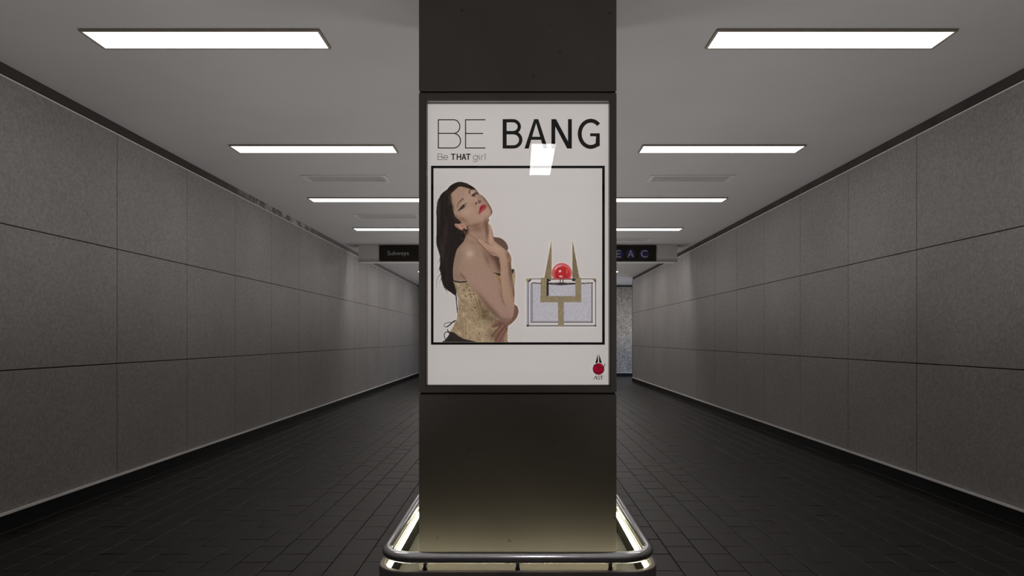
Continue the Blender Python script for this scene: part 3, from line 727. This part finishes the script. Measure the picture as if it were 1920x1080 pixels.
shade(*z2((900, 560))[0], 4, 22, -30, .4, (118, 92, 78), am); shade(*z2((490, 740))[0], 2, 8, -35, .7, (92, 70, 58), cv.poly(tor))
for a, b in ((628, 318), (600, 330), (787, 860), (843, 862), (708, 905), (1095, 830), (950, 828)):
    cv.paint(cv.blob(*z2((a, b))[0], 0.55, 0.55)*0.6, (100, 66, 52), False)
# other forearm behind the elbow, its hand at the waist
of = z3((1480, 200), (1555, 225), (1612, 262), (1640, 330), (1640, 400), (1600, 500), (1530, 585), (1435, 655), (1420, 720), (1400, 800), (1350, 900), (1330, 996), (1170, 996), (1150, 930), (1120, 890), (1125, 850), (1180, 760), (1250, 680), (1180, 690), (1100, 697), (1088, 675), (1130, 610), (1230, 540), (1400, 580), (1500, 500))
fm = cv.poly(of)
fm2 = fm*(1-np.clip(am, 0, 1))
cv.paint(fm2, (108, 80, 68))
shade(*z3((1590, 330))[0], 5, 14, 0, .5, (96, 68, 58), fm2); shade(*z3((1400, 640))[0], 9, 6, 35, .4, (118, 86, 74), fm2)
for p_ in (z3((1330, 600), (1220, 700), (1150, 800)), z3((1390, 640), (1290, 760), (1230, 850), (1190, 940)), z3((1410, 700), (1330, 820), (1270, 930), (1240, 990)), z3((1290, 590), (1200, 640), (1120, 695))):
    cv.paint(cv.line(p_, 1.3, 0.9)*0.75*fm2, (72, 48, 40), False)
for p_ in (z3((1330, 660), (1220, 770), (1150, 880)), z3((1230, 575), (1160, 620), (1105, 680)), z3((1370, 740), (1290, 860), (1240, 960)), z3((1400, 770), (1360, 860), (1310, 960))):
    cv.paint(cv.line(p_, 2.6, 2.2, soft=2)*0.55*fm2, (140, 102, 88), False)
for x, y in z3((1142, 900), (1098, 680)): cv.paint(cv.blob(x, y, 1.6, 1.5)*0.6*fm, (160, 118, 102), False)
cv.paint(cv.line(z3((1245, 690), (1190, 745), (1130, 820), (1115, 880)), 1.6)*0.7, (70, 52, 38), False)
# raised forearm and hand under the chin
fa = z2((1052, 440), (1068, 600), (1062, 760), (1075, 920), (1100, 1080)) + z3((1320, 100), (1345, 180), (1385, 250), (1470, 260), (1530, 230), (1556, 180), (1560, 60)) + z2((1285, 1000), (1270, 850), (1245, 680), (1232, 560), (1230, 430), (1175, 340), (1120, 380))
fam = cv.poly(fa)
fade = fam*np.clip(((cv.X-cv.X.min())*0+1) - np.clip((cv.Y-566)/10, 0, 1), 0, 1)
cv.paint(fade, (148, 121, 102))
shade(*z2((1220, 620))[0], 4, 34, -4, .85, (92, 66, 54), fade); shade(*z2((1280, 950))[0], 3, 16, 0, .8, (90, 62, 50), fade); shade(*z2((1110, 600))[0], 3.5, 26, 0, .4, (160, 132, 112), fade); shade(*z2((1120, 880))[0], 4, 18, -8, .4, (160, 130, 108), fade)
cv.paint(cv.line(z2((1060, 780), (1075, 900), (1100, 1060)) + z3((1345, 180), (1382, 240)), 1.0)*0.7, (98, 60, 50), False)
hand = z1((905, 778), (925, 772), (950, 800), (975, 890), (990, 970)) + z2((965, 150), (985, 185), (1050, 245), (1120, 300), (1175, 345), (1228, 425), (1225, 520), (1060, 520), (1050, 455), (1020, 428), (940, 405), (870, 350), (810, 285), (740, 215), (700, 170), (720, 152), (790, 175), (860, 215), (885, 228), (880, 150), (892, 60), (900, 0))
hdm = cv.poly(hand)*np.clip((493-cv.Y)/14, 0, 1)
cv.paint(hdm, (156, 127, 109))
shade(*z2((1190, 430))[0], 4, 14, -15, .8, (96, 70, 58), hdm); shade(*z2((930, 370))[0], 14, 3, 25, .6, (118, 88, 74), hdm); shade(*z2((1000, 300))[0], 10, 6, 35, .5, (170, 142, 122), hdm)
shade(*z2((915, 130))[0], 2.0, 10, -5, .5, (172, 142, 122), hdm); shade(*z2((950, 60))[0], 1.2, 12, -8, .75, (98, 60, 48), hdm); shade(*z2((1020, 230))[0], 5, 2.5, 40, .5, (130, 108, 92), hdm)
cv.paint(cv.line(z2((700, 165), (740, 215), (810, 290), (870, 355), (940, 412), (1020, 436), (1052, 470)), 1.1)*0.6, (66, 46, 38), False)
cv.paint(cv.line(z2((885, 228), (920, 245), (950, 240)), 1.1)*0.6, (110, 76, 62), False); cv.paint(cv.line(z2((820, 195), (885, 228)), 1.0)*0.7, (80, 56, 46), False)
cv.paint(cv.line(z2((960, 130), (975, 180), (1010, 215)), 1.0)*0.6, (90, 66, 54), False); cv.paint(cv.line(z2((545, 65), (620, 105), (690, 155), (715, 190)), 0.9)*0.7, (92, 64, 52), False)
shade(*z2((740, 175))[0], 3, 1.4, 20, .5, (176, 146, 130), hdm)
# face
face_ = z1((415, 130), (350, 180), (285, 245), (262, 300), (285, 400), (310, 520), (330, 600), (350, 650), (400, 690), (450, 740), (510, 790), (580, 812), (660, 818), (730, 800), (810, 745), (870, 700), (905, 665), (960, 605), (972, 560), (955, 500), (900, 405), (850, 335), (800, 285), (765, 268), (735, 235), (690, 195), (640, 180), (580, 165), (500, 140))
fcm = cv.poly(face_)
cv.paint(fcm, (150, 123, 106))
for (a, b, rx, ry, ro, al, col) in ((470, 200, 12, 6, 20, .5, (146, 118, 102)), (560, 330, 9, 10, 40, .5, (164, 138, 122)), (540, 560, 11, 7, -20, .55, (172, 146, 132)), (620, 300, 5, 12, -45, .4, (160, 130, 114)),
        (470, 690, 12, 4.5, 28, .85, (122, 90, 72)), (700, 795, 17, 5, -14, .9, (112, 82, 68)), (870, 690, 8, 4, -42, .6, (118, 88, 74)), (560, 800, 12, 3, 10, .6, (118, 86, 70)),
        (850, 340, 5, 9, -35, .8, (104, 84, 72)), (925, 460, 3.2, 10, -30, .85, (98, 80, 66)), (760, 385, 3.6, 2.6, 0, .9, (92, 66, 56)), (965, 560, 2, 7, 0, .8, (84, 56, 44)), (830, 560, 7, 5, -35, .45, (166, 138, 124)),
        (800, 650, 11, 5, -35, .4, (160, 130, 112)), (640, 650, 12, 7, 0, .3, (158, 130, 110)), (330, 480, 3, 12, -15, .35, (134, 108, 92)), (310, 330, 4, 10, -15, .4, (134, 106, 90)), (360, 640, 3, 3, 0, .6, (90, 72, 60)), (760, 300, 4, 4, 0, .5, (120, 96, 84)), (720, 345, 2.8, 2.2, 0, .55, (176, 150, 134)), (690, 440, 3, 2.6, 0, .5, (160, 130, 112))):
    shade(815+a/9, 335+b/9, rx, ry, ro, al, col, fcm)
cv.paint(cv.line(z1((770, 272), (800, 288), (850, 338), (900, 408), (955, 502), (971, 560), (958, 605), (906, 664)), 0.9)*0.7*fcm, (74, 46, 36), False)
# nose
cv.paint(cv.line(z4((830, 50), (845, 120), (850, 180), (900, 190)), 1.2, 1.8, 1.2)*0.8, (96, 68, 56), False)
cv.paint(cv.line(z4((650, 200), (680, 290), (730, 322), (770, 290)), 0.9, .6, 1.0)*0.45, (118, 84, 68), False)
cv.paint(cv.poly(z4((735, 215), (765, 175), (805, 160), (795, 195), (770, 250), (745, 245)), 0.35), (70, 36, 30), False)
shade(853+780/18-3, 370+110/18, 2.6, 2.4, 0, .4, (174, 146, 130), fcm)
# near eye and brow
cv.paint(cv.line(z4((135, 370), (135, 290), (170, 200), (230, 130), (330, 50)), 0.9, 2.6, 0.8)*0.8, (78, 58, 50), False)
cv.paint(cv.line(z4((225, 340), (245, 240), (300, 150), (380, 110)), 0.8, .5, .8)*0.55, (104, 74, 62), False)
cv.paint(cv.poly(z4((250, 290), (300, 200), (400, 160), (440, 180), (340, 240), (270, 330)), 0.6)*0.55, (170, 150, 132), False)
cv.paint(cv.poly(z4((235, 385), (290, 310), (350, 245), (440, 200), (410, 290), (360, 345), (290, 395)), 0.4), (66, 52, 44), False)
cv.paint(cv.poly(z4((380, 240), (425, 215), (415, 270), (390, 300)), 0.3)*0.8, (160, 140, 130), False)
cv.paint(cv.blob(*z4((330, 290))[0], 2.0, 2.2, 0, 2), (44, 34, 28), False); cv.paint(cv.blob(*z4((345, 280))[0], .5, .5)*0.7, (150, 140, 128), False)
cv.paint(cv.line(z4((175, 458), (230, 380), (290, 300), (360, 235), (460, 185)), 1.9, 0.5), (40, 30, 28), False)
cv.paint(cv.poly(z4((170, 462), (215, 375), (270, 350), (310, 385), (230, 430)), 0.3), (44, 42, 42), False)
cv.paint(cv.line(z4((290, 395), (370, 345), (430, 260)), 0.9, .5)*0.6, (84, 62, 52), False)
# far eye and brow
cv.paint(cv.line(z1((585, 245), (590, 205), (620, 180), (655, 180)), 2.6, 1.2, .8)*0.85, (72, 54, 46), False)
cv.paint(cv.line(z1((590, 240), (600, 275), (625, 290)), 1.2, .8, 1)*0.5, (100, 76, 64), False)
cv.paint(cv.poly(z1((615, 270), (630, 235), (670, 215), (690, 230), (650, 255)), 0.6)*0.6, (166, 148, 132), False)
cv.paint(cv.poly(z1((628, 290), (645, 265), (685, 248), (700, 270), (680, 295), (650, 303)), 0.4), (72, 58, 50), False)
cv.paint(cv.blob(*z1((655, 283))[0], 1.6, 1.7, 0, 2), (40, 32, 28), False); cv.paint(cv.blob(*z1((685, 272))[0], .9, .9)*0.6, (150, 132, 120), False)
cv.paint(cv.line(z1((625, 288), (650, 262), (690, 240), (715, 260), (735, 262)), 1.2, 1.2), (44, 34, 30), False)
cv.paint(cv.blob(*z1((712, 240))[0], 3.2, 2.4, 40)*0.8, (60, 52, 48), False); cv.paint(cv.line(z1((650, 302), (690, 316), (730, 335)), 0.9)*0.5, (110, 84, 72), False)
# lips
lips = z4((848, 560), (862, 480), (885, 370), (905, 310), (950, 255), (1010, 240), (1060, 245), (1110, 265), (1122, 305), (1105, 360), (1060, 420), (980, 480), (910, 540), (870, 575))
cv.paint(cv.poly(lips, 0.4), (140, 52, 60), False)
cv.paint(cv.poly(z4((890, 425), (915, 360), (960, 320), (1040, 285), (1060, 290), (1000, 345), (930, 410), (900, 440)), 0.4)*0.85, (92, 24, 32), False)
cv.paint(cv.blob(*z4((1010, 400))[0], 3.0, 1.8, -40)*0.6, (170, 72, 78), False); cv.paint(cv.blob(*z4((955, 300))[0], 2.2, 1.0, -30)*0.4, (160, 60, 66), False)
cv.paint(cv.blob(*z4((915, 270))[0], 1.4, .8, -50)*0.6, (184, 156, 132), False)
# fringe strands over the forehead
for p_, ww in ((z1((240, 280), (270, 380), (310, 480), (335, 530)), 2.0), (z1((262, 290), (290, 380), (320, 470), (322, 530)), 1.4), (z1((230, 300), (255, 400), (290, 470)), 1.3), (z1((260, 270), (280, 310), (290, 360)), 1.6)):
    cv.paint(cv.line(p_, ww, .4)*0.85, (56, 42, 36), False)
cv.paint(cv.poly(z1((205, 250), (265, 270), (285, 240), (350, 180), (415, 132), (500, 142), (590, 168), (660, 178), (640, 150), (500, 90), (350, 100)), 1.0)*0.9, (40, 31, 28), False)
for k in range(9): cv.paint(cv.line(z1((380-k*6, 140+k*9), (470-k*10, 230+k*12), (560-k*18, 270+k*20)), 0.4, .2)*0.14, (80, 60, 50), False)
cv.paint(cv.poly(z1((290, 500), (320, 600), (345, 655), (400, 690), (440, 740), (400, 760), (330, 720), (270, 600)), 1.0)*0.9, (44, 34, 30), False)
# ear and earring
ear = z1((335, 770), (360, 758), (410, 765), (450, 750), (500, 775), (540, 810), (548, 850), (500, 870), (460, 872), (400, 845), (350, 805))
em = cv.poly(ear, .4); cv.paint(em, (160, 122, 106), False)
cv.paint(cv.line(z1((355, 775), (385, 815), (420, 840)), 1.2)*0.7, (108, 66, 54), False); cv.paint(cv.blob(*z1((470, 800))[0], 1.6, 1.2)*0.8, (110, 72, 60), False); cv.paint(cv.blob(*z1((430, 780))[0], 1.6, .8, 30)*0.7, (104, 66, 54), False); cv.paint(cv.blob(*z1((430, 820))[0], 2.2, 1.2, 30)*0.5, (180, 144, 128), False)
cv.paint(cv.blob(*z1((500, 860))[0], 3.0, 2.6, 0, 3), (52, 42, 34), False)
cv.paint(cv.line([(815+(475+46*math.cos(q))/9, 335+(960+60*math.sin(q))/9) for q in np.linspace(-2.2, 2.6, 20)], 0.7, smooth=False)*0.7, (112, 88, 60), False)
cv.paint(cv.line(z1((505, 900), (550, 1045), (560, 980), (545, 930), (520, 890)), 0.8, smooth=False)*0.85, (124, 98, 66), False); cv.paint(cv.line(z1((500, 880), (515, 930)), 1.4)*0.8, (104, 82, 56), False)
cv.c *= 1+0.04*np.clip((cv.c[..., :1]-90)/40, 0, 1)*(cv.a[..., None] > 0.9)*(cv.c[..., :1] < 176); cv.c += (cv.noise(0.5, 9)*1.6)[..., None]*(cv.a[..., None] > 0.5)
cv.build('woman_picture', poster, 3)

# ---- the sculpture picture on the right of the poster
def z5(*p): return [(970+a/5.4, 430+b/5.4) for a, b in p]
pv = Canvas(984, 1122, 448, 614, 0.5)
def rect(x0, x1, y0, y1): return pv.poly(z5((x0, y0), (x1, y0), (x1, y1), (x0, y1)), 0.25, False)
nz = pv.noise(0.5, 21)
lav = np.array((170, 167, 173)); 
m = rect(150, 757, 545, 935); pv.paint(m, lav); pv.c += (nz*5)[..., None]*(m[..., None] > 0.5)
for r_, col in (((92, 118, 515, 985), (146, 142, 150)), ((92, 797, 968, 985), (112, 108, 112)), ((788, 798, 525, 985), (104, 100, 104)), ((130, 157, 540, 948), (132, 128, 134)), ((130, 765, 930, 948), (122, 118, 122)), ((750, 763, 540, 948), (104, 100, 104)),
                ((118, 790, 497, 507), (92, 88, 88)), ((92, 118, 968, 985), (46, 44, 44)), ((785, 798, 968, 985), (46, 44, 44)), ((108, 120, 515, 968), (128, 124, 132))):
    pv.paint(rect(*r_), col)
pv.paint(pv.poly(z5((150, 537), (235, 543), (440, 556), (650, 543), (765, 537), (765, 545), (650, 553), (440, 566), (235, 552), (150, 546)), 0.3, False), (36, 34, 34))
pv.paint(rect(300, 590, 540, 550), (34, 32, 32)); pv.paint(pv.blob(*z5((445, 550))[0], 11, 2.6, 0, 3), (48, 44, 46), False)
pv.paint(rect(345, 590, 507, 536), (180, 176, 175), False)
for r_ in ((430, 438, 505, 550), (458, 466, 505, 550), (345, 590, 503, 508)): pv.paint(rect(*r_), (40, 36, 36))
pv.paint(pv.poly(z5((135, 505), (145, 510), (118, 535), (104, 525)), .3, False), (36, 34, 28)); pv.paint(pv.poly(z5((88, 500), (130, 497), (110, 515), (102, 530), (88, 525)), .3, False), (138, 126, 92))
pv.paint(pv.poly(z5((762, 505), (775, 505), (800, 527), (788, 535)), .3, False), (36, 34, 28)); pv.paint(pv.poly(z5((765, 497), (800, 497), (803, 525), (796, 530)), .3, False), (134, 122, 90))
g1 = (130, 118, 92)
sp1 = pv.poly(z5((345, 110), (348, 500), (318, 520), (274, 492)), .3, False); sp2 = pv.poly(z5((558, 110), (628, 492), (590, 520), (557, 500)), .3, False)
pv.paint(sp1, (118, 106, 80)); pv.paint(sp2, (110, 98, 74)); pv.paint(sp1*np.clip((pv.X-1029)/4, 0, 1)*0.5, (136, 122, 90), False)
pv.paint(rect(556, 590, 500, 524), (40, 36, 30)); pv.paint(rect(297, 316, 500, 674), (34, 31, 24)); pv.paint(rect(316, 340, 508, 524), (38, 34, 28))
for r_ in ((236, 297, 489, 680), (587, 647, 489, 680), (234, 648, 677, 738), (413, 470, 738, 984)): pv.paint(rect(*r_), g1)
gm = np.maximum.reduce([rect(236, 297, 489, 680), rect(587, 647, 489, 680), rect(234, 648, 677, 738), rect(413, 470, 738, 984), sp1, sp2])
pv.c += (nz*6)[..., None]*gm[..., None]
pv.paint(rect(234, 648, 675, 679)*0.4, (90, 80, 58), False)
bx_, by_ = z5((451, 443))[0]
bm_ = (np.hypot(pv.X-bx_, pv.Y-by_) < 18.6).astype(float)*(pv.Y < 430+507/5.4); bm_ = pv.blur(bm_, 0.35)
pv.paint(bm_, (168, 36, 40))
pv.paint(np.clip(pv.blob(bx_, by_, 18.6, 18.6, 0, 8)-pv.blob(bx_+0.5, by_+1.5, 15, 15, 0, 6), 0, 1)*0.75*bm_, (196, 120, 122), False)
pv.paint(pv.blob(bx_, by_+10, 16, 3, 0)*0.7*bm_, (110, 18, 24), False); pv.paint(pv.line(z5((352, 480), (400, 500), (450, 494), (500, 500), (548, 480)), 1.2)*0.6*bm_, (212, 130, 130), False)
pv.paint(pv.line(z5((385, 405), (405, 380), (445, 368)), 1.6, .8)*0.85, (222, 214, 214), False); pv.paint(pv.blob(*z5((432, 424))[0], 2.6, 2.0, -40, 2)*0.9, (226, 222, 220), False)
pv.paint(pv.blob(*z5((440, 476))[0], 3.8, 1.3, 0, 2)*0.9, (222, 214, 212), False); pv.paint(pv.line(z5((500, 410), (505, 430), (498, 448)), 1.2)*0.7, (214, 160, 110), False)
pv.paint(pv.line(z5((395, 440), (400, 480)), 2.0, 1.0, 1)*0.4*bm_, (120, 20, 26), False)
pv.build('sculpture_picture', poster, 3)

# ---- logo
def z6(*p): return [(1080+a/9.0, 640+b/9.0) for a, b in p]
lg = [shape([z6((368, 212), (370, 358), (324, 374), (338, 325)), z6((388, 212), (412, 290), (436, 372), (390, 358))], M_ink, 'spikes', 2)]
rb = [(1122.2+10.9*math.cos(q), 691.9+10.9*math.sin(q)) for q in np.linspace(0, 2*math.pi, 40, endpoint=False)]
rt = [(1122.2+11.8*math.cos(q), 691.9+11.8*math.sin(q)) for q in np.linspace(0, 2*math.pi, 40, endpoint=False)]
lg.append(shape([rt], print_mat('logo rim ink', ink(150, 170, 164)), 'rim', 2))
logo = shape([rb], print_mat('logo red ink', ink(136, 6, 38)), 'logo', 3); logo['label'] = 'red ball logo with black spikes'
sw = stroke(catmull(z6((292, 408), (325, 398), (380, 432), (430, 446), (465, 436), (480, 405), (485, 372)), False), 1.2) + stroke(catmull(z6((300, 522), (350, 530), (420, 517), (470, 490)), False), 1.4)
lg.append(shape(sw, print_mat('logo swirl ink', ink(16, 34, 28)), 'swirl', 4))
ast = [[(1112.6, 711.0), (1116.6, 704.4), (1117.1, 704.9), (1113.6, 711.0)], [(1116.2, 704.4), (1117.5, 704.4), (1120.3, 711.0), (1118.5, 711.0)], bar(1114.4, 1118.6, 708.4, 708.9), bar(1112.0, 1114.4, 710.6, 711.1), bar(1117.7, 1120.9, 710.6, 711.1)]
ast += stroke(catmull([(1124.3, 706.0), (1123.2, 704.8), (1121.7, 704.9), (1121.2, 706.2), (1122.3, 707.4), (1123.9, 708.5), (1124.4, 709.8), (1123.3, 710.9), (1121.9, 710.8), (1121.0, 709.6)], False), 0.9)
ast += [bar(1125.0, 1130.8, 704.4, 705.1), bar(1127.2, 1128.6, 704.4, 711.0), bar(1125.0, 1125.5, 704.4, 706.4), bar(1130.3, 1130.8, 704.4, 706.4), bar(1126.4, 1129.4, 710.6, 711.1)]
lg.append(shape(ast, M_ink, 'lettering', 2))
for o in lg: o.parent = logo

# ------------------------------------------------------------------ plinth with light strip
t = empty('pillar_plinth', (PX, PCY, 0), 'low dark rounded plinth curb around the pillar foot with a light strip inside', 'plinth')
HC = 0.24; WELL = 0.10
oz, iz = (0.585, 0.568, 0.125), (0.560, 0.543, 0.105)
mb = MB()
def ringpts(q, z, d=0.0): return rrect(q[0]-d, q[1]-d, q[2]-d*0.8, z=z)
prof = [ringpts(oz, -0.003), ringpts(oz, HC-0.006), ringpts(oz, HC-0.0015, 0.0015), ringpts(oz, HC, 0.006), ringpts(iz, HC, -0.005), ringpts(iz, HC-0.0015, -0.0012), ringpts(iz, HC-0.006), ringpts(iz, WELL)]
for a, b in zip(prof[:-1], prof[1:]):
    n = len(a)
    for k in range(n): mb.quad(a[k], a[(k+1) % n], b[(k+1) % n], b[k])
mb.build('curb', M_plinth, t)
mb = MB(); a = ringpts(iz, WELL, -0.004); b = ringpts(iz, 0.0, -0.004); mb.poly(a); mb.poly(b)
for k in range(len(a)): mb.quad(a[k], a[(k+1) % len(a)], b[(k+1) % len(a)], b[k])
mb.build('well_floor', M_well, t)
mb = MB(); a = ringpts(iz, HC-0.008, 0.002); b = ringpts(iz, WELL, 0.002)
for k in range(len(a)): mb.quad(a[k], a[(k+1) % len(a)], b[(k+1) % len(a)], b[k])
mb.build('well_lining', M_well, t)
mb = MB()
mb.tube(rrect(0.551, 0.534, 0.098, z=0.207), 0.0085, seg=10, closed=True); mb.build('light_strip', M_led, t)['label'] = 'glowing warm white light strip'

# ------------------------------------------------------------------ guard rail
t = empty('guard_rail', (PX, PCY, HC), 'polished chrome tube rail with rounded corners just above the plinth', 'rail')
hx, hy, zr, rr_ = 0.551, 0.551, 0.292, 0.0235
mb = MB(); mb.tube(rrect(hx, hy, 0.12, z=zr, n=14), rr_, seg=32, closed=True); mb.build('rail_tube', M_chrome, t)
posts = [(x, PCY-hy) for x in (-0.379, 0.0, 0.379)] + [(x, PCY+hy) for x in (-0.379, 0.0, 0.379)] + [(s*hx, PCY+y) for s in (-1, 1) for y in (-0.3, 0.3)]
for x, y in posts:
    mb = MB(); xx = PX + x
    yy = y + (0.006 if y < PCY-0.5 else (-0.006 if y > PCY+0.5 else 0))
    if abs(abs(x)-hx) < 1e-6: xx = PX + math.copysign(0.569, x)
    mb.tube([(xx, yy, HC), (xx, yy, zr-0.019)], 0.0105, seg=18); mb.build('post', M_post, t)

# ------------------------------------------------------------------ cool light in the side passage
t = empty('passage_light', (5.33, 20.0, 0.0), 'cool bluish light low in the side passage at the far right end', 'light')
mb = MB(); mb.box(5.30, 5.36, 19.3, 20.7, 0.0, 0.50, 0.005); mb.build('housing', M_frame, t)
mb = MB(); mb.box(5.285, 5.299, 19.35, 20.65, 0.05, 0.45); mb.build('diffuser', M_cool, t)
